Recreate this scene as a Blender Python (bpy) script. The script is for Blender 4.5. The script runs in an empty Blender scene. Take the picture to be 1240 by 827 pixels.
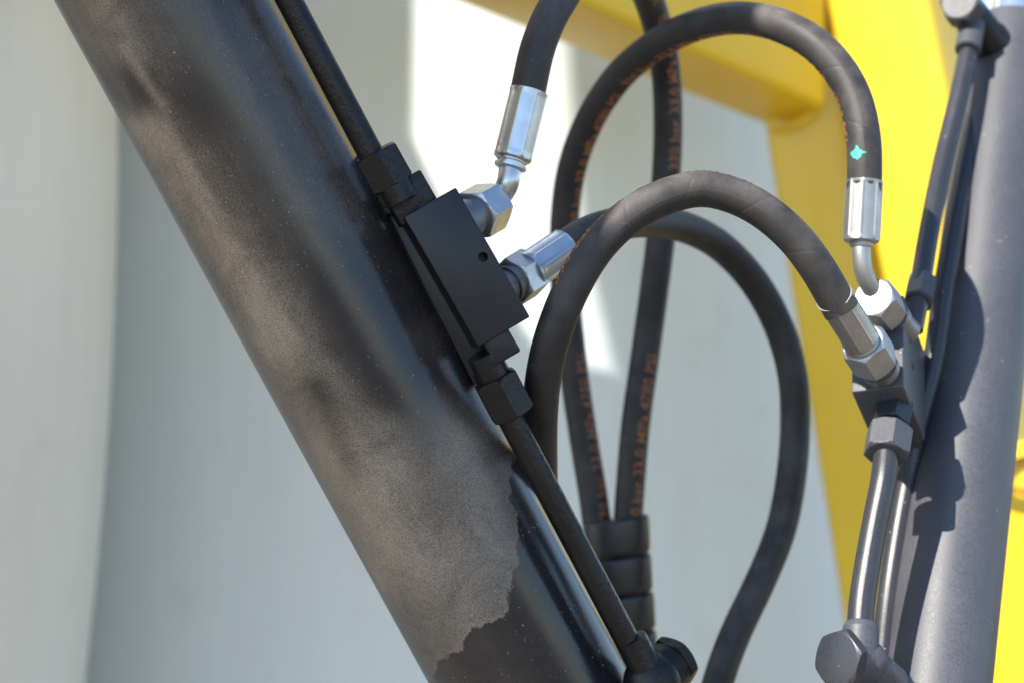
import bpy, math, random
import numpy as np
from mathutils import Vector

# ------------------------------------------------------------------ camera, world, sun, exposure
S = bpy.context.scene
COL = S.collection
CAM_H = 1.40
LENS, SENS = 70.0, 36.0
K = SENS / LENS / 1240.0
cam_d = bpy.data.cameras.new('camera')
cam = bpy.data.objects.new('camera', cam_d); COL.objects.link(cam)
cam.location = (0, 0, CAM_H); cam.rotation_euler = (math.radians(90), 0, 0)
cam_d.lens = LENS; cam_d.sensor_width = SENS
cam_d.clip_start = 0.02; cam_d.clip_end = 3000
cam_d.dof.use_dof = True; cam_d.dof.focus_distance = 0.90; cam_d.dof.aperture_fstop = 7.0
S.camera = cam
SUN = Vector((-.5, -.5, .707)).normalized()
w = bpy.data.worlds.new('World'); S.world = w; w.use_nodes = True
nt = w.node_tree
sky = nt.nodes.new('ShaderNodeTexSky'); sky.sky_type = 'NISHITA'; sky.sun_disc = False
sky.sun_elevation = math.asin(SUN.z); sky.sun_rotation = math.atan2(SUN.x, SUN.y)
sky.air_density = 1.0; sky.dust_density = 0.2; sky.ozone_density = 2.0
bg = nt.nodes['Background']; bg.inputs[1].default_value = 0.15
nt.links.new(sky.outputs[0], bg.inputs[0])
sl = bpy.data.lights.new('sun', 'SUN'); sl.energy = 5.0; sl.angle = math.radians(.5); sl.color = (1, .93, .83)
so = bpy.data.objects.new('sun', sl); COL.objects.link(so); so.rotation_euler = SUN.to_track_quat('Z', 'Y').to_euler()
so.location = SUN * 10
S.view_settings.view_transform = 'Standard'; S.view_settings.look = 'None'; S.view_settings.gamma = 1
S.view_settings.exposure = 1.08

# ------------------------------------------------------------------ helpers
def P(px, py, d):
    """point seen at that place of the 1240x827 photograph, d metres away"""
    return Vector(((px - 620) * K * d, d, CAM_H - (py - 413.5) * K * d))

def project(v):
    v = np.asarray(v)
    d = v[:, 1]
    return v[:, 0] / (K * d) + 620, (CAM_H - v[:, 2]) / (K * d) + 413.5

def link(o, parent=None):
    COL.objects.link(o)
    if parent is not None: o.parent = parent
    return o

def thing(name, loc, label, cat, group=None):
    o = bpy.data.objects.new(name, None); o.empty_display_size = .02
    COL.objects.link(o); o.location = loc
    tag(o, label, cat, group); return o

def tag(o, label=None, cat=None, group=None, kind=None):
    if label: o['label'] = label
    if cat: o['category'] = cat
    if group: o['group'] = group
    if kind: o['kind'] = kind
    return o

def mesh(name, verts, faces, mat, parent=None, smooth=True, sharp=0.6, uv=None):
    me = bpy.data.meshes.new(name)
    base = Vector((0, 0, 0)); up_p = parent
    while up_p is not None: base = base + up_p.location; up_p = up_p.parent
    vv = np.asarray(verts, dtype=float) - np.array(base)
    me.from_pydata(vv.tolist(), [], [list(map(int, f)) for f in faces])
    me.update()
    import bmesh
    bm = bmesh.new(); bm.from_mesh(me); bmesh.ops.recalc_face_normals(bm, faces=bm.faces); bm.to_mesh(me); bm.free()
    if smooth:
        me.polygons.foreach_set('use_smooth', [True] * len(me.polygons))
        if sharp: me.set_sharp_from_angle(angle=sharp)
    if mat: me.materials.append(mat)
    if uv is not None:
        l = me.uv_layers.new(name='UVMap')
        idx = np.empty(len(me.loops), dtype=np.int32); me.loops.foreach_get('vertex_index', idx)
        l.data.foreach_set('uv', np.asarray(uv, dtype=np.float32)[idx].ravel())
    o = bpy.data.objects.new(name, me)
    return link(o, parent)

def catmull(pts, n):
    """resampled smooth curve through pts (list of vectors), about evenly spaced"""
    p = np.array([list(a) for a in pts]); out = []
    q = np.vstack([2 * p[0] - p[1], p, 2 * p[-1] - p[-2]])
    m = 30
    for i in range(len(p) - 1):
        p0, p1, p2, p3 = q[i:i + 4]
        # centripetal
        t0 = 0; t1 = t0 + np.linalg.norm(p1 - p0) ** .5; t2 = t1 + np.linalg.norm(p2 - p1) ** .5; t3 = t2 + np.linalg.norm(p3 - p2) ** .5
        for t in np.linspace(t1, t2, m, endpoint=(i == len(p) - 2)):
            A1 = (t1 - t) / (t1 - t0) * p0 + (t - t0) / (t1 - t0) * p1
            A2 = (t2 - t) / (t2 - t1) * p1 + (t - t1) / (t2 - t1) * p2
            A3 = (t3 - t) / (t3 - t2) * p2 + (t - t2) / (t3 - t2) * p3
            B1 = (t2 - t) / (t2 - t0) * A1 + (t - t0) / (t2 - t0) * A2
            B2 = (t3 - t) / (t3 - t1) * A2 + (t - t1) / (t3 - t1) * A3
            out.append((t2 - t) / (t2 - t1) * B1 + (t - t1) / (t2 - t1) * B2)
    out = np.array(out)
    for _ in range(60):      # relax the control wobble
        out[1:-1] = .5 * out[1:-1] + .25 * (out[:-2] + out[2:])
    s = np.r_[0, np.cumsum(np.linalg.norm(np.diff(out, axis=0), axis=1))]
    u = np.linspace(0, s[-1], n)
    return np.stack([np.interp(u, s, out[:, k]) for k in range(3)], 1), u

def frames(path):
    T = np.gradient(path, axis=0); T /= np.linalg.norm(T, axis=1)[:, None]
    c = np.array([0, 0, CAM_H]) - path
    C = c - (c * T).sum(1)[:, None] * T; C /= np.linalg.norm(C, axis=1)[:, None]
    # the reference direction is carried smoothly along the path
    N = np.zeros_like(T); N[0] = C[0]
    for i in range(1, len(path)):
        v = N[i - 1] - (N[i - 1] @ T[i]) * T[i]; N[i] = v / np.linalg.norm(v)
    return T, N, np.cross(T, N), C

def sweep(name, path, r, mat, parent, seg=28, caps=True):
    T, N, B, _ = frames(path)
    r = np.broadcast_to(r, (len(path),))
    s = np.r_[0, np.cumsum(np.linalg.norm(np.diff(path, axis=0), axis=1))]
    V, U, F = [], [], []
    for i in range(len(path)):
        for j in range(seg + 1):
            a = 2 * math.pi * j / seg
            V.append(path[i] + r[i] * (math.cos(a) * N[i] + math.sin(a) * B[i])); U.append((s[i], j / seg))
    W = seg + 1
    for i in range(len(path) - 1):
        for j in range(seg): F.append((i * W + j, i * W + j + 1, (i + 1) * W + j + 1, (i + 1) * W + j))
    if caps:
        for i in (0, len(path) - 1):
            k = len(V); V.append(path[i]); U.append((s[i], .5))
            for j in range(seg): F.append((k, i * W + j, i * W + j + 1))
    return mesh(name, V, F, mat, parent, uv=U, sharp=0.9)

def basis(a):
    a = Vector(a).normalized()
    up = Vector((0, 0, 1)) if abs(a.z) < .9 else Vector((1, 0, 0))
    n = (up - up.dot(a) * a).normalized()
    return a, n, a.cross(n)

def lathe(name, p0, axis, prof, mat, parent, seg=48, shape=None, rot=0, sharp=0.45):
    """prof = [(distance along axis, radius)]; shape(angle, r, t) may change the radius"""
    a, n, b = basis(axis); p0 = Vector(p0)
    V, F, U = [], [], []
    for t, r in prof:
        for j in range(seg):
            th = 2 * math.pi * j / seg
            rr = shape(th, r, t) if shape else r
            V.append(p0 + a * t + (n * math.cos(th + rot) + b * math.sin(th + rot)) * rr); U.append((t, j / seg))
    for i in range(len(prof) - 1):
        for j in range(seg):
            j2 = (j + 1) % seg
            F.append((i * seg + j, i * seg + j2, (i + 1) * seg + j2, (i + 1) * seg + j))
    k = len(V); V.append(p0 + a * prof[0][0]); U.append((0, 0)); V.append(p0 + a * prof[-1][0]); U.append((0, 0))
    for j in range(seg):
        F.append((k, (j + 1) % seg, j)); o = (len(prof) - 1) * seg; F.append((k + 1, o + j, o + (j + 1) % seg))
    return mesh(name, V, F, mat, parent, uv=U, sharp=sharp)

def hexnut(name, p0, p1, af, mat, parent, rot=0, face=None, chamfer=(1, 1)):
    p0, p1 = Vector(p0), Vector(p1); L = (p1 - p0).length; ap = af / 2
    if face is not None:
        _, n_, b_ = basis(p1 - p0); fv = Vector(face); rot = math.atan2(fv.dot(b_), fv.dot(n_))
    def shp(th, r, t):
        h = ap / math.cos((th + math.pi / 6) % (math.pi / 3) - math.pi / 6)
        c = 9.0
        if chamfer[0]: c = min(c, ap * .955 + t * 1.6)
        if chamfer[1]: c = min(c, ap * .955 + (L - t) * 1.6)
        e = min(t, L - t)
        return min(h, c) - (0.00025 if e < 1e-6 else 0)
    ts = sorted({0, .00025, *(L * x for x in (.03, .06, .09, .13, .18, .3, .5, .7, .82, .87, .91, .94, .97)), L - .00025, L})
    return lathe(name, p0, p1 - p0, [(t, 0) for t in ts], mat, parent, seg=72, shape=shp, rot=rot, sharp=.35)

def ferrule(name, p0, p1, r, mat, parent, rot=0, lobes=8):
    """crimped collar from its hose mouth p0 to its neck p1"""
    p0, p1 = Vector(p0), Vector(p1); L = (p1 - p0).length
    def shp(th, rr, t):
        x = (th % (2 * math.pi / lobes)) / (2 * math.pi / lobes)
        e = min(1, max(0, min((t - L * .0) / (L * .04), (L * .96 - t) / (L * .04))))
        flat = math.cos(math.pi / lobes) / math.cos((x - .5) * 2 * math.pi / lobes)
        groove = math.exp(-((min(x, 1 - x)) / .045) ** 2) * .00035
        return rr * (1 + (.5 * (flat - 1)) * e) + (groove * e if lobes else 0) - .0004 * e
    prof = [(0, r * .88), (.0002, r * .975), (.0007, r * 1.0)]
    prof += [(L * x, r) for x in np.linspace(.06, .9, 24)]
    prof += [(L * .94, r * .99), (L * .975, r * .95), (L, r * .86), (L + .0001, r * .6)]
    return lathe(name, p0, p1 - p0, prof, mat, parent, seg=lobes * 16, shape=shp, rot=rot, sharp=.7)

def box(name, o, e1, e2, e3, mat, parent, bev=.0006, seg=2):
    import bmesh
    o, e1, e2, e3 = map(Vector, (o, e1, e2, e3))
    if parent is not None: o = o - parent.location
    bm = bmesh.new()
    vs = [bm.verts.new(o + e1 * i + e2 * j + e3 * k) for i in (0, 1) for j in (0, 1) for k in (0, 1)]
    for f in ((0, 1, 3, 2), (4, 6, 7, 5), (0, 4, 5, 1), (2, 3, 7, 6), (0, 2, 6, 4), (1, 5, 7, 3)): bm.faces.new([vs[i] for i in f])
    bmesh.ops.recalc_face_normals(bm, faces=bm.faces)
    if bev: bmesh.ops.bevel(bm, geom=bm.edges[:], offset=bev, segments=seg, profile=.5, affect='EDGES')
    me = bpy.data.meshes.new(name); bm.to_mesh(me); bm.free()
    me.polygons.foreach_set('use_smooth', [True] * len(me.polygons)); me.set_sharp_from_angle(angle=.9)
    me.materials.append(mat)
    return link(bpy.data.objects.new(name, me), parent)

def prism(name, pts, vec, mat, parent, bev=.001):
    """solid from a planar outline pushed along vec"""
    import bmesh
    base = parent.location if parent is not None else Vector()
    bm = bmesh.new(); n = len(pts); vec = Vector(vec)
    a = [bm.verts.new(Vector(p) - base) for p in pts]; b = [bm.verts.new(Vector(p) - base + vec) for p in pts]
    bm.faces.new(a); bm.faces.new(b[::-1])
    for i in range(n): bm.faces.new((a[i], b[i], b[(i + 1) % n], a[(i + 1) % n]))
    bmesh.ops.recalc_face_normals(bm, faces=bm.faces)
    if bev: bmesh.ops.bevel(bm, geom=bm.edges[:], offset=bev, segments=3, profile=.5, affect='EDGES')
    me = bpy.data.meshes.new(name); bm.to_mesh(me); bm.free()
    me.polygons.foreach_set('use_smooth', [True] * len(me.polygons)); me.set_sharp_from_angle(angle=.9)
    me.materials.append(mat)
    return link(bpy.data.objects.new(name, me), parent)

# ------------------------------------------------------------------ materials
class NT:
    def __init__(s, name):
        s.m = bpy.data.materials.new(name); s.m.use_nodes = True; s.t = s.m.node_tree
        s.b = s.t.nodes['Principled BSDF']; s.co = s.t.nodes.new('ShaderNodeTexCoord')
    def n(s, typ, **kw):
        x = s.t.nodes.new('ShaderNode' + typ)
        for k, v in kw.items():
            if k in ('ins',):
                for a, b in v.items(): s.put(x.inputs[a], b)
            else: setattr(x, k, v)
        return x
    def put(s, sock, v):
        if isinstance(v, bpy.types.NodeSocket): s.t.links.new(v, sock)
        elif isinstance(v, (tuple, list)) and len(v) == 3 and sock.type == 'RGBA': sock.default_value = (*v, 1)
        else: sock.default_value = v
    def noise(s, scale, detail=3, rough=.55, vec=None, dist=0):
        return s.n('TexNoise', ins={'Scale': scale, 'Detail': detail, 'Roughness': rough, 'Distortion': dist, 'Vector': vec or s.co.outputs['Object']}).outputs[0]
    def math(s, op, a, b=0.0, clamp=False):
        x = s.n('Math', operation=op, use_clamp=clamp); s.put(x.inputs[0], a); s.put(x.inputs[1], b); return x.outputs[0]
    def ramp(s, f, lo, hi, a=0.0, b=1.0):
        return s.n('MapRange', ins={0: f, 1: lo, 2: hi, 3: a, 4: b}).outputs[0]
    def mix(s, f, a, b):
        x = s.n('Mix', data_type='RGBA'); s.put(x.inputs[0], f); s.put(x.inputs[6], a); s.put(x.inputs[7], b); return x.outputs[2]
    def mapv(s, scale, src='Object', rot=(0, 0, 0)):
        return s.n('Mapping', ins={'Vector': s.co.outputs[src], 'Scale': scale, 'Rotation': rot}).outputs[0]
    def attr(s, name):
        return s.n('Attribute', attribute_name=name).outputs['Fac']
    def bump(s, h, strength, dist, prev=None):
        x = s.n('Bump', ins={'Strength': strength, 'Distance': dist, 'Height': h})
        if prev: s.put(x.inputs['Normal'], prev)
        return x.outputs[0]
    def out(s, **kw):
        for k, v in kw.items(): s.put(s.b.inputs[k.replace('_', ' ')], v)
        return s.m

def painted_black(name, base, rough, dust, dustcol=(.20, .175, .15), bumpy=.0, coat=0.0, grit=True, spec=.5, mott=.7):
    k = NT(name)
    d1 = k.ramp(k.noise(28, 5, .6), .38, .68)
    fine = k.ramp(k.noise(900, 2, .6), .25, .75)
    d = k.math('MULTIPLY', k.math('ADD', k.math('MULTIPLY', d1, mott), 1 - mott), dust)
    d = k.math('MULTIPLY', d, k.math('ADD', k.math('MULTIPLY', fine, .6), .4))
    col = k.mix(d, base, dustcol)
    if grit:
        v = k.n('TexVoronoi', feature='F1', ins={'Scale': 420, 'Vector': k.co.outputs['Object']})
        sp = k.ramp(v.outputs['Distance'], .0, .22, 1, 0)
        pick = k.ramp(k.n('TexWhiteNoise', ins={0: v.outputs['Position']}).outputs[0], .972, .98)
        col = k.mix(k.math('MULTIPLY', sp, pick), col, (.5, .46, .4))
    nrm = k.bump(k.noise(700, 3, .6), .25 + bumpy, .0002)
    if bumpy:
        nrm = k.bump(k.noise(240, 4, .62), bumpy, .0013, nrm)

    return k.out(Base_Color=col, Roughness=k.math('ADD', k.math('MULTIPLY', d, .9), rough, True), Normal=nrm, Coat_Weight=coat, Coat_Roughness=.08, Specular_IOR_Level=spec)

M_black = painted_black('black_paint', (.0045, .005, .007), .27, .05, bumpy=.5, grit=False, spec=.3)
M_face = painted_black('satin_black_paint', (.006, .008, .013), .34, .02, grit=False, spec=.36)
M_rblack = painted_black('dusty_black_paint', (.016, .020, .030), .30, .38, dustcol=(.19, .185, .195), mott=.25)
M_pipe = painted_black('glossy_black_pipe_paint', (.012, .014, .020), .30, .16, dustcol=(.16, .155, .16), mott=.4)
M_wrap = painted_black('black_plastic', (.012, .013, .015), .30, .10, grit=False)

def barrel_material():
    """the near barrel: glossy black paint, field dust with a dried, crisp water edge, and painted highlight streaks"""
    k = NT('dusty_glossy_black_paint')
    uv = k.co.outputs['UV']
    st = k.n('Mapping', ins={'Vector': uv, 'Scale': (6, 60, 1)}).outputs[0]
    streak = k.noise(1.0, 4, .6, st)
    A, B, E = k.attr('dust_a'), k.attr('dust_sheen_b'), k.attr('edge')
    wob = k.math('MULTIPLY', k.math('SUBTRACT', k.noise(130, 6, .68), .5), 26)
    cut = k.ramp(k.math('ADD', E, wob), -1.2, 1.2)
    rim = k.math('MULTIPLY', cut, k.ramp(k.math('ADD', E, wob), 0, 10, .2, 0))
    fine = k.ramp(k.noise(1900, 3, .75), .38, .62)
    mid = k.ramp(k.noise(34, 8, .68, dist=.8), .3, .72, .50, 1.25)
    soft = k.math('MULTIPLY', B, k.ramp(streak, .32, .68, .55, 1.3))
    d = k.math('ADD', k.math('MULTIPLY', cut, k.math('ADD', A, rim)), soft)
    d = k.math('MULTIPLY', d, mid)
    d = k.math('MULTIPLY', d, k.math('ADD', k.math('MULTIPLY', fine, 1.0), .25), True)
    dcol = k.mix(k.ramp(k.noise(9, 3), .35, .65), (.34, .265, .19), (.31, .265, .22))
    col = k.mix(d, (.014, .0145, .018), dcol)
    wob3 = k.n('TexNoise', ins={'Scale': 420, 'Detail': 2, 'Vector': k.co.outputs['Object']}).outputs[1]
    wv3 = k.n('VectorMath', operation='MULTIPLY_ADD', ins={0: wob3, 1: (.0042, .0042, .0042), 2: k.co.outputs['Object']}).outputs[0]
    v = k.n('TexVoronoi', feature='F1', ins={'Scale': 900, 'Vector': wv3})
    sp = k.ramp(v.outputs['Distance'], .08, .30, 1, 0)
    rnd = k.n('TexWhiteNoise', ins={0: v.outputs['Position']}).outputs[0]
    clus = k.ramp(k.noise(35, 3), .35, .65, .985, .90)
    pick = k.math('GREATER_THAN', rnd, clus)
    spk = k.math('MULTIPLY', sp, pick)
    col = k.mix(k.math('MULTIPLY', spk, .75), col, (.5, .45, .38))
    v2 = k.n('TexVoronoi', feature='F1', ins={'Scale': 150, 'Vector': wv3})
    sp2 = k.math('MULTIPLY', k.ramp(v2.outputs['Distance'], .02, .07, 1, 0), k.math('GREATER_THAN', k.n('TexWhiteNoise', ins={0: v2.outputs['Position']}).outputs[0], .975))
    col = k.mix(k.math('MULTIPLY', sp2, .8), col, (.55, .5, .42))
    rough = k.math('ADD', k.math('MULTIPLY', d, .7), k.ramp(k.noise(14, 4), .3, .7, .12, .22), True)
    nrm = k.bump(k.noise(1000, 3, .6), .18, .00015)
    nrm = k.bump(k.math('ADD', k.math('MULTIPLY', d, .4), spk), .5, .0003, nrm)
    nrm = k.bump(k.noise(1.0, 2, .5, k.n('Mapping', ins={'Vector': uv, 'Scale': (3, 14, 1)}).outputs[0]), .25, .0012, nrm)
    return k.out(Base_Color=col, Roughness=rough, Normal=nrm)
M_barrel = barrel_material()

def metal(name, col, rough, stain=.3, scale=60):
    k = NT(name)
    n = k.ramp(k.noise(scale, 4, .6), .3, .7)
    c = k.mix(k.math('MULTIPLY', n, stain), col, tuple(x * .62 for x in col))
    f = k.noise(1.0, 3, .6, k.n('Mapping', ins={'Vector': k.co.outputs['UV'], 'Scale': (90, 900, 1)}).outputs[0])
    nrm = k.bump(f, .12, .0003)
    nrm = k.bump(k.noise(300, 3), .15, .0003, nrm)
    return k.out(Base_Color=c, Metallic=.9, Roughness=k.ramp(n, 0, 1, rough, rough + .12), Normal=nrm)
M_zinc = metal('zinc_plated_steel', (.55, .59, .63), .27, .45, 110)
M_zincr = metal('dull_zinc_plated_steel', (.40, .40, .39), .40, .5, 120)
M_dark = metal('dark_steel', (.22, .22, .23), .42)
M_chrome = metal('chromed_rod', (.80, .82, .84), .10, .1)

def rubber():
    k = NT('hose_rubber')
    uv = k.co.outputs['UV']
    sep = k.n('SeparateXYZ', ins={0: uv})
    # fabric wrapping leaves a fine weave and a slanting lap line
    tw = k.math('ADD', k.math('MULTIPLY', sep.outputs[0], 30), sep.outputs[1])
    lap = k.math('PINGPONG', tw, .5)
    lapb = k.ramp(lap, 0, .04, 0, 1)
    wv = k.n('TexWave', wave_type='BANDS', bands_direction='X', ins={'Scale': 330, 'Distortion': .6, 'Vector': uv}).outputs[1]
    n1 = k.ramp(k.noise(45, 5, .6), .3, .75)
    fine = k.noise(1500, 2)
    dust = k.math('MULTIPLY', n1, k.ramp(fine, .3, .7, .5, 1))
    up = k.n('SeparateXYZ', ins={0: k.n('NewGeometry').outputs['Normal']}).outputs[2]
    dust = k.math('MULTIPLY', dust, k.ramp(up, -.4, .8, .25, 1))  # dust thins on downward faces, painting the undersides darker like shade
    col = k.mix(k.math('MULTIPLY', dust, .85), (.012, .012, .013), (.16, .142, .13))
    sc = k.ramp(k.noise(1, 3, .6, k.n('Mapping', ins={'Vector': k.co.outputs['Object'], 'Scale': (60, 60, 400), 'Rotation': (.5, .3, 0)}).outputs[0]), .66, .72, 0, .35)
    col = k.mix(sc, col, (.11, .1, .095))
    nrm = k.bump(lapb, .35, .0003)
    nrm = k.bump(wv, .10, .0002, nrm)
    nrm = k.bump(fine, .2, .0002, nrm)
    return k.out(Base_Color=col, Roughness=k.ramp(n1, 0, 1, .52, .68), Normal=nrm, Specular_IOR_Level=.38)
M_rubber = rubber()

def printing():
    k = NT('orange_hose_print')
    n = k.ramp(k.noise(1100, 3), .40, .62)
    col = k.mix(n, (.12, .055, .026), (.54, .19, .07))
    return k.out(Base_Color=col, Roughness=.6)
M_print = printing()
k = NT('teal_paint_marker'); M_teal = k.out(Base_Color=k.mix(k.ramp(k.noise(500, 3), .4, .6), (.03, .30, .24), (.06, .46, .37)), Roughness=.5)

def yellow(name, col, rough=.38):
    k = NT(name)
    n = k.ramp(k.noise(7, 5, .6), .3, .7)
    c = k.mix(k.math('MULTIPLY', n, .4), col, tuple(a * b for a, b in zip(col, (.86, .82, .8))))
    dirt = k.ramp(k.noise(22, 6, .7), .60, .78, 0, .35)
    c = k.mix(dirt, c, (.22, .17, .08))
    return k.out(Base_Color=c, Roughness=k.ramp(n, 0, 1, rough, rough + .15), Normal=k.bump(k.noise(160, 3), .12, .0006), Coat_Weight=.2, Coat_Roughness=.15)
M_yel = yellow('yellow_machine_paint', (.77, .52, .022))

def white_shell(name, tint):
    k = NT(name)
    v = k.mapv((7, 7, .5))
    st = k.ramp(k.noise(6, 5, .6, v), .3, .7)
    c = k.mix(st, tuple(a * .95 for a in tint), tint)
    blot = k.ramp(k.noise(11, 7, .68), .56, .80, 0, .30)
    c = k.mix(blot, c, (.50, .48, .40))
    spots = k.n('TexVoronoi', feature='F1', ins={'Scale': 9, 'Vector': k.co.outputs['Object']})
    s = k.math('MULTIPLY', k.ramp(spots.outputs['Distance'], .02, .10, .4, 0), k.ramp(k.noise(3, 2), .5, .6))
    c = k.mix(s, c, (.42, .40, .34))
    scr = k.ramp(k.noise(1, 2, .5, k.mapv((3, 3, 160), rot=(.3, .9, .2))), .70, .74, 0, .16)
    c = k.mix(scr, c, (.85, .86, .84))
    nrm = k.bump(k.noise(3, 4, .6, v), .25, .006)
    return k.out(Base_Color=c, Roughness=.36, Normal=nrm)
M_white = white_shell('pale_plastic', (.735, .80, .81)); M_cream = white_shell('cream_plastic', (.77, .745, .66))

def ground_material():
    k = NT('dry_earth')
    n = k.noise(2.5, 8, .65); m = k.noise(40, 6, .7)
    c = k.mix(k.ramp(n, .35, .65), (.21, .17, .12), (.14, .115, .085))
    c = k.mix(k.ramp(m, .5, .7), c, (.27, .24, .19))
    return k.out(Base_Color=c, Roughness=.95, Normal=k.bump(m, .6, .02))
M_ground = ground_material()

# ------------------------------------------------------------------ the setting
g = 1500.0
tag(mesh('ground', [(-g, -g, 0), (g, -g, 0), (g, g, 0), (-g, g, 0)], [(0, 1, 2, 3)], M_ground, smooth=False), kind='structure')

def shell(name, edge_pts, d, R, z_c, half_h, label, side=1, arc=150):
    """a big upright drum with a slightly bulging wall; edge_pts = where its right (side=1) or left outline is seen"""
    pass

def drum(cx, cy, r, bulge, z0, z1, label, zm=1.45, mat=None):
    mat = mat or M_white
    t = thing('storage_tank', Vector((cx, cy, z0)), label, 'tank')
    zc = (z0 + z1) / 2; H = (z1 - z0) / 2
    prof = []
    for i in range(61):
        u = -1 + 2 * i / 60
        rr = r - bulge * (z0 + H + u * H - zm) ** 2
        e = max(0, (abs(u) - .9) / .1); rr -= (1 - math.sqrt(max(0, 1 - e * e))) * .12
        prof.append((H + u * H, rr))
    lathe('tank_wall', (cx, cy, z0), (0, 0, 1), prof, mat, t, seg=200, sharp=1.2)
    rim = [(0, r * .3), (.0, r * .34), (.05, r * .34), (.055, r * .33), (.055, r * .1)]
    lathe('lid', (cx, cy, z1 - .002), (0, 0, 1), [(a, b) for a, b in rim], mat, t, seg=80)
    return t

# left drum stands in front, its right outline at x=115 of 1240 in the middle of the picture
def at_x(px, d): return (px - 620) * K * d
dl = 1.55
rL = .62
drum(at_x(115, dl) - rL - .004, dl + .05, rL, .125, .02, 1.88, 'cream smooth plastic tank at the left edge, in front of the larger pale tank', 1.58, M_cream)
drum(-.12, 1.86 + .60, .60, .03, .02, 2.9, 'large pale tank filling the middle background behind the hoses')

# ------------------------------------------------------------------ yellow frame behind
yf = thing('tractor_chassis', P(1000, 413, 1.70), 'yellow painted steel chassis with slanting post and overhead beam behind the hoses', 'chassis')
def yprism(name, pts, vec, bev=.004, mat=M_yel): return prism(name, pts, vec, mat, yf, bev)
# web plate: its left edge slants down to the right
dw = 1.72
up = 900; dn = 1700
def sl(x0, y0, slope, y): return x0 + (y - y0) * slope
yprism('web_plate', [P(sl(930, 160, .160, -up), -up, dw), P(sl(930, 160, .160, dn), dn, dw),
                     P(sl(1010, 0, .200, dn), dn, dw), P(sl(1010, 0, .200, -up), -up, dw)], (0, .012, 0), .003)
# post column, turned so that one face takes the sun and the next faces away from it
a0, a1 = P(sl(999, 0, .200, -up), -up, 1.70), P(sl(999, 0, .200, dn), dn, 1.70)
f = Vector((.078, -.040, 0)); q = Vector((.058, .075, 0))
yprism('post_column', [a0, a0 + f, a0 + f + q, a0 + q], a1 - a0, .006)
# overhead beam, underside seen
b_l, b_r = P(545, 0, 1.62), P(935, 157, 1.74)
db = (b_r - b_l)
u0 = b_l - db * 1.2; u1 = b_r + db * .10
bk = Vector((.02, .13, .028))      # the underside runs back
up_ = Vector((0, 0.004, .17))
top0 = P(700, 0, 1.52); 
lowf0 = P(700, 0, 1.55); lowf1 = P(985, 122, 1.69)
dlf = lowf1 - lowf0
A0, A1 = lowf0 - dlf * 1.6, lowf1 + dlf * .06
B0 = b_l + (b_l - b_r) * 1.5; B1 = b_r + (b_r - b_l) * .12
verts = [A0, A1, B1, B0]
verts += [v + Vector((0, 0, .16)) for v in verts]
import bmesh
def solid(name, vs, fs, mat, parent, bev):
    bm = bmesh.new(); b = [bm.verts.new(Vector(v) - parent.location) for v in vs]
    for f_ in fs: bm.faces.new([b[i] for i in f_])
    bmesh.ops.recalc_face_normals(bm, faces=bm.faces)
    bmesh.ops.bevel(bm, geom=bm.edges[:], offset=bev, segments=4, profile=.5, affect='EDGES')
    me = bpy.data.meshes.new(name); bm.to_mesh(me); bm.free()
    me.polygons.foreach_set('use_smooth', [True] * len(me.polygons)); me.set_sharp_from_angle(angle=.9)
    me.materials.append(mat); return link(bpy.data.objects.new(name, me), parent)
solid('beam', verts, [(0, 1, 2, 3), (4, 7, 6, 5), (0, 4, 5, 1), (1, 5, 6, 2), (2, 6, 7, 3), (3, 7, 4, 0)], M_yel, yf, .006)

# weld where the beam meets the post
wpts = [B1 - (B1 - B0).normalized() * .030 + Vector((0, -.002, -.001)), B1 - (B1 - B0).normalized() * .004 + Vector((.012, .0, .0))]
wl, _ = catmull([P(936, 160, 1.722), P(950, 156, 1.714), P(966, 149, 1.706), P(984, 138, 1.70)], 60)
sweep('weld_bead', wl, .0032 + .0006 * np.sin(np.arange(60) * 1.3), M_yel, yf, seg=12)

# round lug low at the right edge
kn = thing('pivot_boss', P(1245, 578, 1.45), 'round yellow pivot boss at the right edge beside the far cylinder', 'pivot boss')
kp = P(1243, 578, 1.45)
lathe('boss', kp, (-.2, -1, .05), [(-.05, .026), (0, .0265), (.004, .0265), (.006, .025), (.0062, .016), (-.006, .015)], M_yel, kn, seg=48)
lathe('pin', kp + Vector((0, .01, 0)), (-.2, -1, .05), [(0, .0105), (.006, .0105), (.007, .0095)], M_yel, kn, seg=32)

# ------------------------------------------------------------------ added unseen plates beside and above, shaped to cast the shade
def shade_plate(thing_, name, tgt, t, thick, extra=None):
    pts = [Vector(p) + SUN * t for p in tgt]
    return prism(name, pts, thick, M_yel, thing_, .004)

side_caster = thing('added_side_shade', Vector((-.55, .60, CAM_H + .5)), 'added yellow plate casting shade on the leaning cylinder, at the near left outside the picture', 'added shade plate')
y0 = .60
prism('side_shade_plate', [(-.30, y0, CAM_H + .34), (-.362, y0, CAM_H + 1.10), (-.80, y0, CAM_H + 1.10), (-.80, y0, CAM_H + .20), (-.34, y0, CAM_H + .20)], (0, -.05, 0), M_yel, side_caster, .004)  # added unseen plate, its edge set to shade the near cylinder

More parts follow.
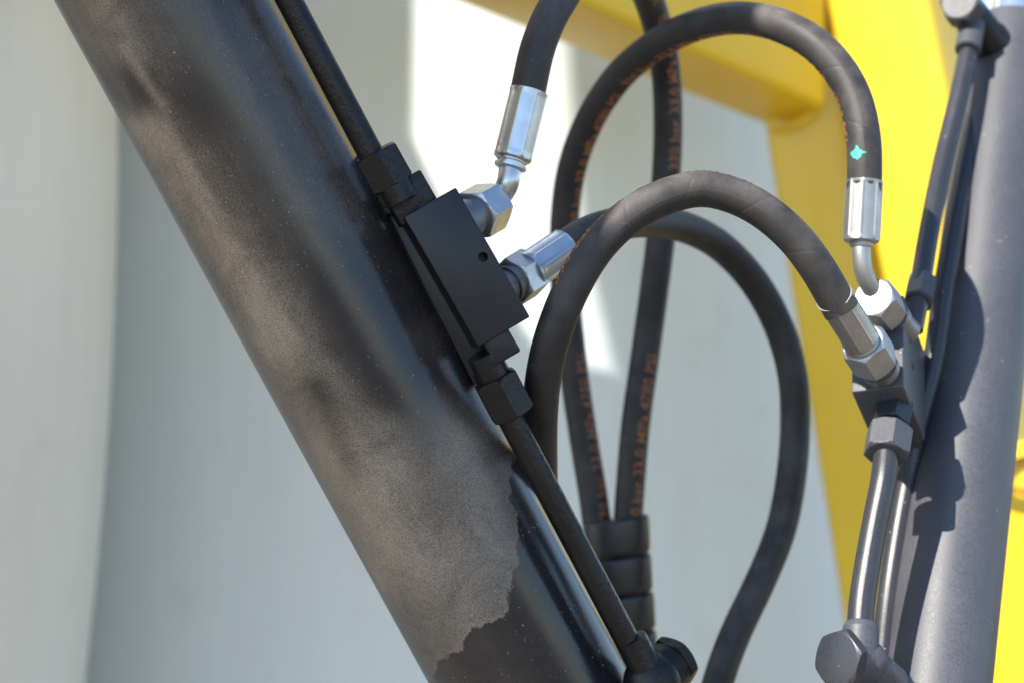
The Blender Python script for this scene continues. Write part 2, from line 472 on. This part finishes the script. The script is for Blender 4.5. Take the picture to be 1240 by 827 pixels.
cnp = thing('added_shade_panel', P(300, -300, 1.84) + SUN * 1.25, 'added yellow panel casting shade on the tanks, above them outside the picture', 'machine hood')
shade_outline = [(-900, -420), (490, -420), (490, 165), (530, 250), (640, 420), (700, 530), (745, 640), (755, 600), (746, 480), (722, 375), (700, 280), (688, 160), (680, 60), (668, -420)]  # added unseen panel, notched so its shadow leaves a sunlit wedge
def on_tank(px_, py_):
    u = (px_ - 620) * K; a = u * u + 1; b = -2 * (u * -.12 + 2.46); c = .12 ** 2 + 2.46 ** 2 - .60 ** 2
    disc = b * b - 4 * a * c
    return P(px_, py_, (-b - math.sqrt(disc)) / (2 * a) if disc > 0 and 200 < px_ < 950 else 1.9)
hpts = [on_tank(x, y) for x, y in shade_outline] + [P(sl(999, 0, .2, y) - 2, y, 1.705) for y in (-420, 0, 1300)] + [P(-900, 1300, 1.86)]
shade_plate(cnp, 'notched_shade_plate', hpts, 1.25, (0, -.01, .012))

# ------------------------------------------------------------------ left hydraulic cylinder
Lr = .0452
Ltop, Lbot = P(200, 0, .925), P(647, 827, .978)
Ld = (Lbot - Ltop); LL = Ld.length; La = Ld / LL
cyl = thing('hydraulic_cylinder', Ltop, 'large black hydraulic cylinder leaning across the left foreground, coated with brown dust', 'hydraulic cylinder', 'hydraulic cylinders')

def seg_blob(px, py, x0, y0, x1, y1, wd, soft=1.0):
    d = np.array([x1 - x0, y1 - y0], float); L2 = d @ d
    t = np.clip(((px - x0) * d[0] + (py - y0) * d[1]) / L2, 0, 1)
    dist = np.hypot(px - x0 - t * d[0], py - y0 - t * d[1])
    return np.exp(-(dist / wd) ** 2)

EDGE = [(900, 250), (680, 500), (625, 545), (617, 575), (618, 600), (629, 635), (625, 655), (629, 680), (615, 718), (612, 737),
        (600, 755), (572, 760), (560, 773), (558, 789), (535, 796), (520, 830), (515, 900), (300, 900), (100, 600), (0, 200), (0, -200), (700, -200)]
def poly_sd(px, py, poly):
    n = len(poly); best = np.full(px.shape, 1e9); ins = np.zeros(px.shape, bool)
    for i in range(n):
        x0, y0 = poly[i]; x1, y1 = poly[(i + 1) % n]
        dx, dy = x1 - x0, y1 - y0
        t = np.clip(((px - x0) * dx + (py - y0) * dy) / (dx * dx + dy * dy), 0, 1)
        best = np.minimum(best, np.hypot(px - x0 - t * dx, py - y0 - t * dy))
        c = ((y0 > py) != (y1 > py))
        xi = x0 + (py - y0) * dx / (dy if dy else 1e-9)
        ins ^= c & (px < xi)
    return np.where(ins, best, -best)

def barrel(name, parent, p0, a, t0, t1, r, mat, nt_=420, ns=168):
    a_, n_, b_ = basis(a)
    ts = np.linspace(t0, t1, nt_); th = np.linspace(0, 2 * math.pi, ns + 1)
    TT, HH = np.meshgrid(ts, th, indexing='ij')
    V = np.array(p0)[None, None] + TT[..., None] * np.array(a_) + r * (np.cos(HH)[..., None] * np.array(n_) + np.sin(HH)[..., None] * np.array(b_))
    W = ns + 1; F = []
    for i in range(nt_ - 1):
        for j in range(ns): F.append((i * W + j, i * W + j + 1, (i + 1) * W + j + 1, (i + 1) * W + j))
    V = V.reshape(-1, 3)
    me = bpy.data.meshes.new(name)
    me.from_pydata((V - np.array(parent.location)).tolist(), [], F); me.update()
    me.polygons.foreach_set('use_smooth', [True] * len(me.polygons))
    uvl = me.uv_layers.new(name='UVMap'); idx = np.empty(len(me.loops), np.int32); me.loops.foreach_get('vertex_index', idx)
    UV = np.stack([TT.ravel() / 1.0, HH.ravel() * r], 1).astype(np.float32); uvl.data.foreach_set('uv', UV[idx].ravel())
    me.materials.append(mat)
    return link(bpy.data.objects.new(name, me), parent), V

bar, BV = barrel('barrel', cyl, Ltop, La, -.45, LL + .28, Lr, M_barrel)
px, py = project(BV)
A = .30 + 0 * px
def add(arr, amp, *a): return arr + amp * seg_blob(px, py, *a)
# heavy dust with the crisp edge
A = .0 * px
A = add(A, .74, 470, 560, 560, 740, 75)
A = add(A, .42, 570, 540, 600, 660, 42)
A = add(A, .52, 330, 400, 480, 690, 44)
A = add(A, -.45, 435, 385, 475, 470, 36)
A = add(A, -.45, 385, 470, 430, 570, 15)
A = add(A, -.22, 500, 520, 540, 600, 30)
A = add(A, .16, 470, 420, 540, 400, 30)
A = np.clip(A, 0, 1)
# thin dust without an edge, with reflected highlight streaks painted in
B = .055 + 0 * px
B = add(B, .55, 180, 150, 335, 410, 24)  # tan streak: dust plus the painted reflection of sunlit ground
B = add(B, .25, 120, 0, 180, 150, 30)
B = add(B, .12, 250, 200, 420, 500, 40)
B = add(B, .09, 395, 60, 520, 330, 26)
B = add(B, .10, 300, 0, 430, 250, 24)
B = add(B, -.07, 150, 85, 185, 130, 24)
B = add(B, -.07, 560, 640, 700, 827, 60)
B = add(B, .03, 480, 640, 600, 827, 60)
tongue = 1 / (1 + np.exp(-(1 - ((px - 150 + (py - 90) * -.45) / 42) ** 2 - ((py - 80) / 62) ** 2) * 6))
tongue *= 1 / (1 + np.exp(-(py - 78) / 9))
B = add(B, .22, 100, -60, 175, 60, 45)
B = B * (1 - .85 * tongue)
B = add(B, .30, 150, 60, 200, 130, 7)
B = add(B, -.05, 420, 0, 600, 340, 22)
B = add(B, .10, 235, 0, 470, 440, 14)  # soft lengthwise highlight painted into the dust tone
B = add(B, .05, 300, 60, 420, 300, 40)
B = add(B, .12, 215, 180, 360, 440, 9)  # thin bright highlight along the barrel, painted as dust
B = add(B, .06, 150, 330, 330, 640, 40)
B = add(B, -.10, 400, 330, 470, 450, 42)
B = np.clip(B * 1.6, 0, 1)
E = np.clip(poly_sd(px, py, EDGE), -60, 60)
for nm, arr in (('dust_a', A), ('dust_sheen_b', B), ('edge', E)):
    at = bar.data.attributes.new(nm, 'FLOAT', 'POINT'); at.data.foreach_set('value', arr.astype(np.float32))
lathe('gland', Ltop - La * .45, -La, [(-.03, Lr + .004), (0, Lr + .004), (.02, Lr + .003), (.022, Lr - .004), (.024, .026)], M_black, cyl)
lathe('piston_rod', Ltop - La * .47, -La, [(0, .022), (.25, .022), (.252, .021)], M_chrome, cyl)
lathe('end_cap', Ltop + La * (LL + .27), La, [(0, Lr + .003), (.03, Lr + .003), (.034, Lr - .003), (.05, .03)], M_black, cyl)

# the thin pipe alongside
def LT(py, off, d_off=0.0):
    """point beside the barrel: off = image-plane offset in metres to the right of its axis, at picture height py"""
    t = py / 827.0 * LL
    c = Ltop + La * t
    rt = Vector((-La.z, 0, La.x)); rt = -rt if rt.x < 0 else rt
    return c + rt * off + Vector((0, d_off, 0))
# pipe centre line: (355,0) (446,170) ... (662,560) (763,775)
tp = [P(240, -215, .92), P(354, 0, .92), P(447, 176, .925), P(543, 356, .935), P(606, 478, .945), P(672, 600, .955), P(770, 787, .967)]
pth, _ = catmull(tp, 90)
def sub(a, b):
    return np.array([np.array(a) * (1 - t) + np.array(b) * t for t in np.linspace(0, 1, 20)])
rp = .0060
sweep('steel_pipe', sub(P(240.5, -206, .893), P(462.5, 212, .908)), rp, M_black, cyl)
sweep('steel_pipe', sub(P(587, 448, .921), P(771, 797, .945)), rp, M_black, cyl)
# upper union nut, a union body, the manifold block
def ax(p, q): return P(*p), P(*q)
hexnut('union_nut', *ax((453, 184, .908), (476, 225, .911)), .0196, M_black, cyl, face=(-.42, -1, -.1))
hexnut('union_nut', *ax((598, 456, .921), (622, 502, .925)), .0195, M_black, cyl, face=(-.42, -1, -.1))
lathe('union_neck', P(470, 211, .908), P(487, 243, .909) - P(470, 211, .908), [(0, .0075), (.014, .0075)], M_black, cyl)
lathe('union_neck', P(585, 428, .918), P(600, 458, .921) - P(585, 428, .918), [(0, .0078), (.014, .0078)], M_black, cyl)

blk_d = .905
bA, bB, bC, bD = P(489, 263, blk_d), P(552, 227, blk_d + .003), P(637, 383, blk_d + .006), P(584, 421, blk_d + .003)
e1 = (bD - bA + bC - bB) / 2; e2 = bB - bA; e2 = e2 - e2.project(e1) ; e3 = e1.cross(e2).normalized()
if e3.y < 0: e3 = -e3
BLKO = bA
block = box('manifold_block', bA, e1, e2, e3 * .030, M_face, cyl, .0007, 3)
# mounting foot welded between block and barrel, a little set back
prism('block_foot', [P(*a, .940) for a in ((460, 246), (500, 232), (604, 425), (610, 458), (573, 466))], (0, .012, 0), M_face, cyl, .0008)
prism('block_foot', [P(*a, .934) for a in ((428, 190), (470, 176), (505, 250), (466, 262))], (0, .010, 0), M_black, cyl, .0008)
# square lugs above and below the block
u1, u2 = e1.normalized(), e2.normalized()
box('block_lug', P(486, 218, .913) - u2 * .0105 + e3 * 0, u1 * .0185, u2 * .0205, e3 * .016, M_black, cyl, .001)
box('block_lug', P(577, 402, .911), u1 * .0178, u2 * .0135, e3 * .016, M_face, cyl, .001)
# blind hole in the block: a dark recessed cup with its rim
hp = bA + (P(586, 311, blk_d) - bA); hp = hp - (hp - bA).dot(e3) * e3
def cup(name, c, n, r, depth, mat, parent):
    a, nn, b = basis(n); V, F = [], []
    seg = 28
    prof = [(.0003, r * 1.12), (.0004, r), (-depth, r * .95)]
    for t, rr in prof:
        for j in range(seg):
            th = 2 * math.pi * j / seg; V.append(c + a * t + (nn * math.cos(th) + b * math.sin(th)) * rr)
    for i in range(2):
        for j in range(seg): F.append((i * seg + j, i * seg + (j + 1) % seg, (i + 1) * seg + (j + 1) % seg, (i + 1) * seg + j))
    k_ = len(V); V.append(c - a * depth)
    for j in range(seg): F.append((k_, 2 * seg + j, 2 * seg + (j + 1) % seg))
    return mesh(name, V, F, mat, parent)
k = NT('hole_shadowless_black'); M_hole = k.out(Base_Color=(.006, .006, .007), Roughness=.7); M_hole.name = 'black_bore'
def drill(blockobj, c, n, r, depth):
    bm = bmesh.new(); bmesh.ops.create_cone(bm, cap_ends=True, segments=32, radius1=r, radius2=r, depth=depth * 2)
    me = bpy.data.meshes.new('bore'); bm.to_mesh(me); bm.free(); me.materials.append(M_hole)
    o = bpy.data.objects.new('bore', me); COL.objects.link(o)
    o.matrix_world = (Vector(n).to_track_quat('Z', 'Y').to_matrix().to_4x4()); o.location = c
    bpy.context.view_layer.update()
    md = blockobj.modifiers.new('bore', 'BOOLEAN'); md.object = o; md.operation = 'DIFFERENCE'; md.solver = 'EXACT'
    bpy.context.view_layer.update()
    dg = bpy.context.evaluated_depsgraph_get()
    nm = bpy.data.meshes.new_from_object(blockobj.evaluated_get(dg)); blockobj.modifiers.clear(); blockobj.data = nm
    nm.set_sharp_from_angle(angle=.9)
    bpy.data.objects.remove(o)
drill(block, hp, e3, .0023, .012)

# elbow fitting at the foot of the pipe
eb = P(797, 815, .965)
def ball(name, c, r, mat, parent, sq=(1, 1, 1)):
    bm = bmesh.new(); bmesh.ops.create_uvsphere(bm, u_segments=40, v_segments=24, radius=r)
    for v in bm.verts: v.co = Vector((v.co.x * sq[0], v.co.y * sq[1], v.co.z * sq[2]))
    me = bpy.data.meshes.new(name); bm.to_mesh(me); bm.free(); me.polygons.foreach_set('use_smooth', [True] * len(me.polygons)); me.materials.append(mat)
    o = bpy.data.objects.new(name, me); link(o, parent); o.location = Vector(c) - parent.location; return o
pd = (P(771, 797, .945) - P(587, 448, .921)).normalized()
lathe('pipe_sleeve', P(763, 772, .944), pd, [(0, .0064), (.0006, .0078), (.013, .0080), (.016, .0085)], M_black, cyl)
elL = ball('elbow_body', P(790, 824, .950), .0140, M_black, cyl)
ea = (P(826, 792, .966) - P(790, 824, .950)).normalized()
lathe('elbow_collar', P(790, 824, .950) + ea * .004, ea, [(0, .0125), (.0092, .0127), (.0098, .0118), (.0115, .0105)], M_black, elL)
hexnut('hex_plug', P(790, 824, .950) + ea * .0142, P(790, 824, .950) + ea * .0205, .0235, M_black, elL, rot=.2)
lathe('elbow_stub', P(790, 824, .950), (-.5, .2, -.8), [(0, .010), (.03, .010)], M_black, elL)

# ------------------------------------------------------------------ right hydraulic cylinder
Rr = .0262
Rtop, Rbot = P(1227, 42, 1.175), P(1135, 827, .97)
Ra = (Rbot - Rtop).normalized(); RL = (Rbot - Rtop).length
cyr = thing('hydraulic_cylinder', Rtop, 'slimmer grey-dusted hydraulic cylinder at the right edge, chrome rod at its top', 'hydraulic cylinder', 'hydraulic cylinders')
lathe('barrel', Rtop, Ra, [(0, Rr - .0035), (.0003, Rr - .0005), (.003, Rr), (.03, Rr), (RL + .25, Rr), (RL + .253, Rr - .003)], M_rblack, cyr, seg=96, sharp=.5)
lathe('piston_rod', Rtop, -Ra, [(-.01, .0142), (.45, .0142), (.452, .013)], M_chrome, cyr, seg=64)
lathe('rod_seal', Rtop, -Ra, [(-.004, .019), (.002, .019), (.0025, .017)], M_black, cyr, seg=64)
# block
Kp = P(1094, 467, .965); sc = K * .965
E1 = Vector((15, 75, 105)) * sc; E2 = Vector((31, 62, -49)) * sc; E3 = Vector((-59, 23, -8)) * sc
E1 = E1 * 1.06
E2 = E2 - E2.project(E1); n3 = E1.cross(E2).normalized(); n3 = n3 if n3.dot(E3) > 0 else -n3; E3 = n3 * E3.length; E2 = E2 * 1.45
blockr = box('manifold_block', Kp, E1, E2, E3, M_rblack, cyr, .0007, 3)
drill(blockr, Kp + E1 * .47 + E2 * .42, E3, .0020, .012)
box('block_foot', Kp + E2 * 1.0 + E1 * .1 + E3 * .2, E1 * .8, E2 * .5, E3 * .6, M_rblack, cyr, .0008)

def poly_tube(name, pts, r, mat, parent, n=60):
    p, _ = catmull([P(*a) for a in pts], n); return sweep(name, p, r, mat, parent)
poly_tube('steel_pipe', [(1176, 45, 1.130), (1164, 105, 1.110), (1141, 200, 1.08), (1120, 310, 1.035), (1112, 362, 1.012), (1105, 400, 1.004)], .0054, M_pipe, cyr)
poly_tube('steel_pipe', [(1195, 60, 1.16), (1183, 130, 1.135), (1169, 205, 1.105), (1154, 285, 1.075), (1141, 360, 1.05), (1130, 440, 1.035), (1112, 510, 1.025), (1099, 580, 1.02), (1088, 640, 1.01), (1076, 720, .995), (1068, 800, .975), (1060, 900, .95)], .0056, M_pipe, cyr)
hexnut('union_nut', P(1117, 341, 1.024), P(1112, 366, 1.010), .0140, M_rblack, cyr, rot=.3)
# head fitting above
lathe('tee_body', P(1168, 10, 1.135), P(1207, 62, 1.15) - P(1168, 10, 1.135), [(0, .008), (.001, .0105), (.021, .0105), (.024, .0118), (.032, .0118), (.034, .010)], M_black, cyr)
hexnut('hex_plug', P(1161, 2, 1.122), P(1170, 14, 1.134), .0205, M_rblack, cyr, rot=.1)
lathe('pipe_sleeve', P(1178, 28, 1.135), P(1171, 66, 1.12) - P(1178, 28, 1.135), [(0, .0072), (.0225, .0072), (.0232, .0062)], M_rblack, cyr)
# nuts and pipe below the block
hexnut('union_nut', P(1084, 488, .985), P(1078, 516, .974), .0170, M_pipe, cyr, rot=.15)
hexnut('union_nut', P(1078, 519, .970), P(1073, 551, .960), .0200, M_rblack, cyr, face=(-.5, -1, 0))
poly_tube('steel_pipe', [(1074, 540, .962), (1070, 580, .958), (1062, 620, .952), (1051, 680, .943), (1043, 735, .934), (1041, 775, .928)], .0062, M_pipe, cyr)
lathe('pipe_sleeve', P(1043, 752, .931), P(1041, 790, .926) - P(1043, 752, .931), [(0, .0062), (.0005, .0070), (.003, .0084), (.018, .0088)], M_rblack, cyr)
eb = P(1047, 801, .928)
elR = ball('elbow_body', eb, .0108, M_rblack, cyr)
hx = Vector((-.72, -.62, .16)).normalized()
lathe('elbow_collar', eb, hx, [(0, .0100), (.0135, .0100), (.0145, .0092)], M_rblack, cyr)
hexnut('hex_plug', eb + hx * .0140, eb + hx * .0205, .0250, M_pipe, elR, rot=.35)
lathe('elbow_stub', eb, Vector((.62, .5, -.55)), [(0, .0095), (.022, .0095), (.0225, .0085), (.05, .0085)], M_rblack, elR)

# ------------------------------------------------------------------ hoses
RH = .00855
HT = {}
TXT = '330 bar 33.0 MPa 4780 PSI'
def text_mesh(body):
    cu = bpy.data.curves.new('print', 'FONT'); cu.body = body; cu.size = 1.0; cu.resolution_u = 3; cu.space_character = 1.08; cu.offset = .012
    o = bpy.data.objects.new('print', cu); COL.objects.link(o)
    bpy.context.view_layer.update()
    dg = bpy.context.evaluated_depsgraph_get()
    me = bpy.data.meshes.new_from_object(o.evaluated_get(dg))
    v = np.array([list(x.co) for x in me.vertices]); f = [list(p.vertices) for p in me.polygons]
    bpy.data.objects.remove(o); bpy.data.curves.remove(cu); bpy.data.meshes.remove(me)
    return v, f
TV, TF = text_mesh(TXT)
def slice_mesh(v, f, step):
    bm = bmesh.new(); b = [bm.verts.new(x) for x in v]
    for q_ in f:
        try: bm.faces.new([b[i] for i in q_])
        except ValueError: pass
    for k_ in (0, 1):
        lo, hi = v[:, k_].min(), v[:, k_].max(); st = step * (2.2 if k_ == 0 else 1); c = lo + st
        while c < hi:
            co = Vector((0, 0, 0)); no = Vector((0, 0, 0)); co[k_] = c; no[k_] = 1
            bmesh.ops.bisect_plane(bm, geom=bm.verts[:] + bm.edges[:] + bm.faces[:], plane_co=co, plane_no=no)
            c += st
    bm.verts.index_update(); vv = np.array([list(x.co) for x in bm.verts]); ff = [[x.index for x in q_.verts] for q_ in bm.faces]; bm.free()
    return vv, ff
TV, TF = slice_mesh(TV, TF, .12)
# finer mesh along x so that it bends with the hose
def on_hose(name, path, V2, F2, s0, phi0, size, mat, parent, flip=1, reverse=False, lift=.00018):
    T, N, B, C = frames(path)
    s = np.r_[0, np.cumsum(np.linalg.norm(np.diff(path, axis=0), axis=1))]
    x = V2[:, 0] * size; y = V2[:, 1] * size
    ss = s0 + (-x if reverse else x); ss = np.clip(ss, 0, s[-1])
    cen = np.stack([np.interp(ss, s, path[:, k_]) for k_ in range(3)], 1)
    Tt = np.stack([np.interp(ss, s, T[:, k_]) for k_ in range(3)], 1)
    # angle of the printed line: fixed in the hose's own (carried) frame
    i0 = int(np.clip(np.searchsorted(s, s0 + (-1 if reverse else 1) * x.max() * .5), 0, len(s) - 1))
    CC = np.stack([np.interp(ss, s, C[:, k_]) for k_ in range(3)], 1)
    Nn = np.stack([np.interp(ss, s, N[:, k_]) for k_ in range(3)], 1); Bb = np.stack([np.interp(ss, s, B[:, k_]) for k_ in range(3)], 1)
    ph0 = phi0 if np.isscalar(phi0) else np.interp(ss, [a for a, _ in phi0], [b for _, b in phi0])
    ph = ph0 + flip * y / RH
    Vv = cen + (RH + lift) * (np.cos(ph)[:, None] * CC + np.sin(ph)[:, None] * np.cross(Tt, CC))
    return mesh(name, Vv, F2, mat, parent, smooth=False)

def hose(label, pts, n=220):
    p, _ = catmull([P(*a) for a in pts], n)
    t = thing('hydraulic_hose', Vector(p[0]), label, 'hose', 'black hydraulic hoses')
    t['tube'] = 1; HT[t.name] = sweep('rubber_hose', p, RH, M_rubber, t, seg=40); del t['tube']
    return t, p

# hose 1: upper left fitting, over the top, down into the wrap
h1, p1 = hose('black hose rising from the near upper elbow and looping out over the top edge',
              [(634, 135, .955), (640, 108, .955), (650, 62, .957), (664, 25, .962), (681, -5, .972), (705, -40, .995), (732, -58, 1.03), (762, -42, 1.08), (786, 0, 1.12), (800, 48, 1.145), (807, 95, 1.16),
               (809, 150, 1.165), (807, 210, 1.17), (801, 280, 1.17), (793, 345, 1.17), (782, 425, 1.17), (770, 510, 1.165), (764, 580, 1.165), (760, 650, 1.165), (766, 760, 1.165), (774, 900, 1.16), (780, 1100, 1.15)], 300)
# hose 2
h2, p2 = hose('black hose arching highest at the right, teal paint mark above its silver collar',
              [(1046, 240, .975), (1047, 215, .975), (1046, 170, .978), (1036, 122, .985), (1016, 84, .992), (985, 52, 1.00), (942, 30, 1.015), (898, 22, 1.035), (860, 26, 1.055), (818, 41, 1.08), (780, 65, 1.10), (745, 98, 1.125), (712, 150, 1.15),
               (692, 205, 1.165), (684, 262, 1.175), (683, 330, 1.18), (689, 400, 1.18), (699, 480, 1.18), (710, 550, 1.175), (719, 605, 1.17), (726, 660, 1.165), (738, 760, 1.165), (752, 900, 1.16), (765, 1100, 1.15)], 300)
# hose 3
h3, p3 = hose('nearest black hose, arching from the lower right silver collar to behind the near cylinder',
              [(1019, 376, .934), (1008, 356, .932), (990, 325, .930), (962, 288, .930), (922, 254, .930), (882, 235, .930), (846, 229, .930), (802, 240, .928), (762, 262, .925), (724, 298, .922), (692, 350, .920), (670, 405, .922),
               (659, 450, .930), (654, 500, .945), (654, 560, .970), (656, 640, 1.01), (656, 740, 1.05), (650, 900, 1.07), (640, 1100, 1.08)], 300)
# hose 4
h4, p4 = hose('black hose from the near lower silver fitting, hanging in the widest bend',
              [(670, 310, .962), (690, 296, .966), (712, 283, .975), (742, 273, 1.00), (782, 268, 1.04), (828, 275, 1.08), (875, 300, 1.11), (916, 345, 1.125), (945, 400, 1.13), (960, 455, 1.13), (963, 510, 1.13),
               (959, 570, 1.12), (946, 640, 1.11), (920, 705, 1.10), (890, 768, 1.09), (868, 830, 1.08), (850, 920, 1.07), (845, 1100, 1.05)], 300)

def length(p): return np.r_[0, np.cumsum(np.linalg.norm(np.diff(p, axis=0), axis=1))]
def s_at(p, px_, py_):
    x, y = project(p); i = int(np.argmin((x - px_) ** 2 + (y - py_) ** 2)); return length(p)[i]
TS = .0088
wid = TV[:, 0].max() * TS
# readable line on the hanging stretch of hose 1 (reads upwards)
def line(p, t, s_list, phi):
    for s0 in s_list: on_hose('printing', p, TV, TF, s0, phi, TS, M_print, HT[t.name], flip=1, reverse=True)
line(p1, h1, [s_at(p1, 763, 640), s_at(p1, 806, 205), s_at(p1, 806, 205) - wid - .012], -.85)
sL, sRt = s_at(p2, 690, 280), s_at(p2, 1046, 200)
line(p2, h2, [s_at(p2, 722, 640)], -1.0)
line(p2, h2, [sL - k_ * (wid + .010) for k_ in range(5) if sL - k_ * (wid + .010) > .12], [(sRt, -1.75), (s_at(p2, 985, 52), -1.85), (s_at(p2, 745, 98), -1.15), (sL, -1.1)])
line(p3, h3, [s_at(p3, 690, 352)], [(s_at(p3, 802, 240), 1.45), (s_at(p3, 745, 278), 1.1), (s_at(p3, 690, 352), .95)])

# teal dab
rng = random.Random(4)
dv = [(0, 0)]; df = []
nn = 32; rg = 6
for k_ in range(1, rg + 1):
    for i in range(nn):
        a = 2 * math.pi * i / nn; q_ = .0030 / (abs(math.cos(a)) ** .8 + abs(math.sin(a)) ** .8) ** 1.1
        q_ *= 1 + .12 * math.sin(5 * a + 1) + .08 * math.sin(9 * a)
        dv.append((q_ * math.cos(a) * k_ / rg * 1.2, q_ * math.sin(a) * k_ / rg * 1.5))
for i in range(nn):
    df.append((0, 1 + i, 1 + (i + 1) % nn))
    for k_ in range(rg - 1): o_ = 1 + k_ * nn; df.append((o_ + i, o_ + nn + i, o_ + nn + (i + 1) % nn, o_ + (i + 1) % nn))
on_hose('paint_mark', p2, np.array([(x, y, 0) for x, y in dv]), df, s_at(p2, 1047, 193), -.45, 1.0, M_teal, HT[h2.name])

# fittings ------------------------------------------------------------
FR = .0097
# hose 1, left upper
fa, fb = P(640.5, 111, .955), P(620, 194, .951)
ferrule('ferrule', fa, fb, FR, M_zinc, h1, rot=.3)
fd = (fb - fa).normalized()
lathe('neck_ring', fb - fd * .001, fd, [(0, .0074), (.0018, .0074), (.0022, .0066), (.0030, .0066), (.0034, .0078), (.0048, .0078), (.0056, .0066)], M_zinc, h1)
poly_tube('elbow_tube', [(622, 184, .951), (618, 203, .950), (615, 222, .948), (607, 237, .951), (596, 248, .950), (583, 256, .944)], .0054, M_zinc, h1)
hexnut('swivel_nut', P(573, 262, .938), P(596, 249, .952), .0220, M_zinc, h1, face=(-.35, -.6, .8))
lathe('adapter', P(556, 272, .930), P(573, 262, .938) - P(556, 272, .930), [(0, .0095), (.008, .0095), (.0082, .0088), (.012, .0088)], M_dark, cyl)
# hose 4, left lower
fa, fb = P(684, 300, .965), P(643, 328, .952)
ferrule('ferrule', fa, fb, FR * 1.02, M_zinc, h4, rot=.1)
fd = (fb - fa).normalized()
lathe('neck_ring', fb - fd * .001, fd, [(0, .0086), (.0012, .0100), (.0026, .0100), (.003, .009)], M_zinc, h4)
hexnut('swivel_nut', P(642, 329, .956), P(619, 343, .944), .0212, M_zinc, h4, face=(.3, -.8, -.1))
lathe('adapter', P(624, 340, .946), P(604, 352, .939) - P(624, 340, .946), [(0, .0092), (.005, .0092), (.0052, .0080), (.014, .0080)], M_dark, cyl)
# hose 2, right upper
fa, fb = P(1047, 219, .975), P(1043, 294, .972)
ferrule('ferrule', fa, fb, FR * .94, M_zincr, h2, rot=.2)
fd = (fb - fa).normalized()
lathe('neck_ring', fb - fd * .001, fd, [(0, .0060), (.003, .0056), (.0034, .0048)], M_zincr, h2)
poly_tube('elbow_tube', [(1043, 290, .972), (1043, 306, .971), (1045, 326, .971), (1051, 343, .973), (1060, 357, .979), (1072, 370, .987)], .0045, M_zincr, h2)
hexnut('swivel_nut', P(1057, 360, .972), P(1073, 379, .988), .0195, M_zincr, h2, face=(-.1, -.3, .95))
q0 = P(1073, 379, .988); qd = P(1100, 404, 1.004) - q0
lathe('adapter', q0, qd, [(0, .0080), (.005, .0080), (.0052, .0090), (.010, .0090), (.0104, .0075), (.022, .0075)], M_dark, cyr)
# hose 3, right lower
fa, fb = P(1009.5, 359, .932), P(1044, 414, .951)
ferrule('ferrule', fa, fb, FR * .96, M_zincr, h3, rot=.4)
fd = (fb - fa).normalized()
lathe('neck_ring', fb - fd * .001, fd, [(0, .0080), (.0016, .0088), (.003, .0088), (.0034, .0078)], M_zincr, h3)
hexnut('swivel_nut', P(1044, 414, .951), P(1060, 438, .964), .0205, M_zincr, h3, rot=.2)
q0 = P(1060, 438, .964); qd = P(1080, 468, .982) - q0
lathe('adapter', q0, qd, [(0, .0080), (.004, .0080), (.0042, .0094), (.0085, .0094), (.0088, .0075), (.022, .0075)], M_dark, cyr)

# ------------------------------------------------------------------ wrap holding two hoses together
wr = thing('hose_wrap', P(750, 625, 1.165), 'black plastic wrap in stacked rings round the two hanging hoses', 'hose wrap')
wp, _ = catmull([P(741, 600, 1.167), P(747, 690, 1.165), P(754, 770, 1.165), P(762, 900, 1.16)], 60)
def ring(c0, c1, half_w, half_d):
    c0, c1 = Vector(c0), Vector(c1); a = (c1 - c0).normalized(); L = (c1 - c0).length
    x = Vector((1, 0, 0)); x = (x - x.dot(a) * a).normalized(); y = a.cross(x)
    prof = [(0, .86), (.0004, .93), (.0013, .985), (.0030, 1.0), (L * .5, 1.005), (L - .003, 1.0), (L - .0013, .985), (L - .0004, .93), (L, .86)]
    V, F, seg = [], [], 64
    for t, s_ in prof:
        for j in range(seg):
            th = 2 * math.pi * j / seg; cx_, sy_ = math.cos(th), math.sin(th)
            e = 2 / 2.5
            X = half_w * abs(cx_) ** e * (1 if cx_ > 0 else -1) - (1 - s_) * .012 * cx_
            Y = half_d * abs(sy_) ** e * (1 if sy_ > 0 else -1) - (1 - s_) * .012 * sy_
            V.append(c0 + a * (t + X * -.10) + x * X + y * Y)
    for i in range(len(prof) - 1):
        for j in range(seg): F.append((i * seg + j, i * seg + (j + 1) % seg, (i + 1) * seg + (j + 1) % seg, (i + 1) * seg + j))
    for i, o_ in ((0, 0), (1, (len(prof) - 1) * seg)):
        V.append(c0 + a * (L * i)); k_ = len(V) - 1
        for j in range(seg): F.append((k_, o_ + j, o_ + (j + 1) % seg))
    return mesh('wrap_ring', V, F, M_wrap, wr, sharp=.8)
for (x0, y0_, x1, y1_) in ((746.5, 627, 748, 672), (749, 674, 751, 719), (752.5, 721, 754.5, 765), (755.5, 767, 757.5, 811)):
    ring(P(x0, y0_, 1.165), P(x1, y1_, 1.165), .0192, .0115)
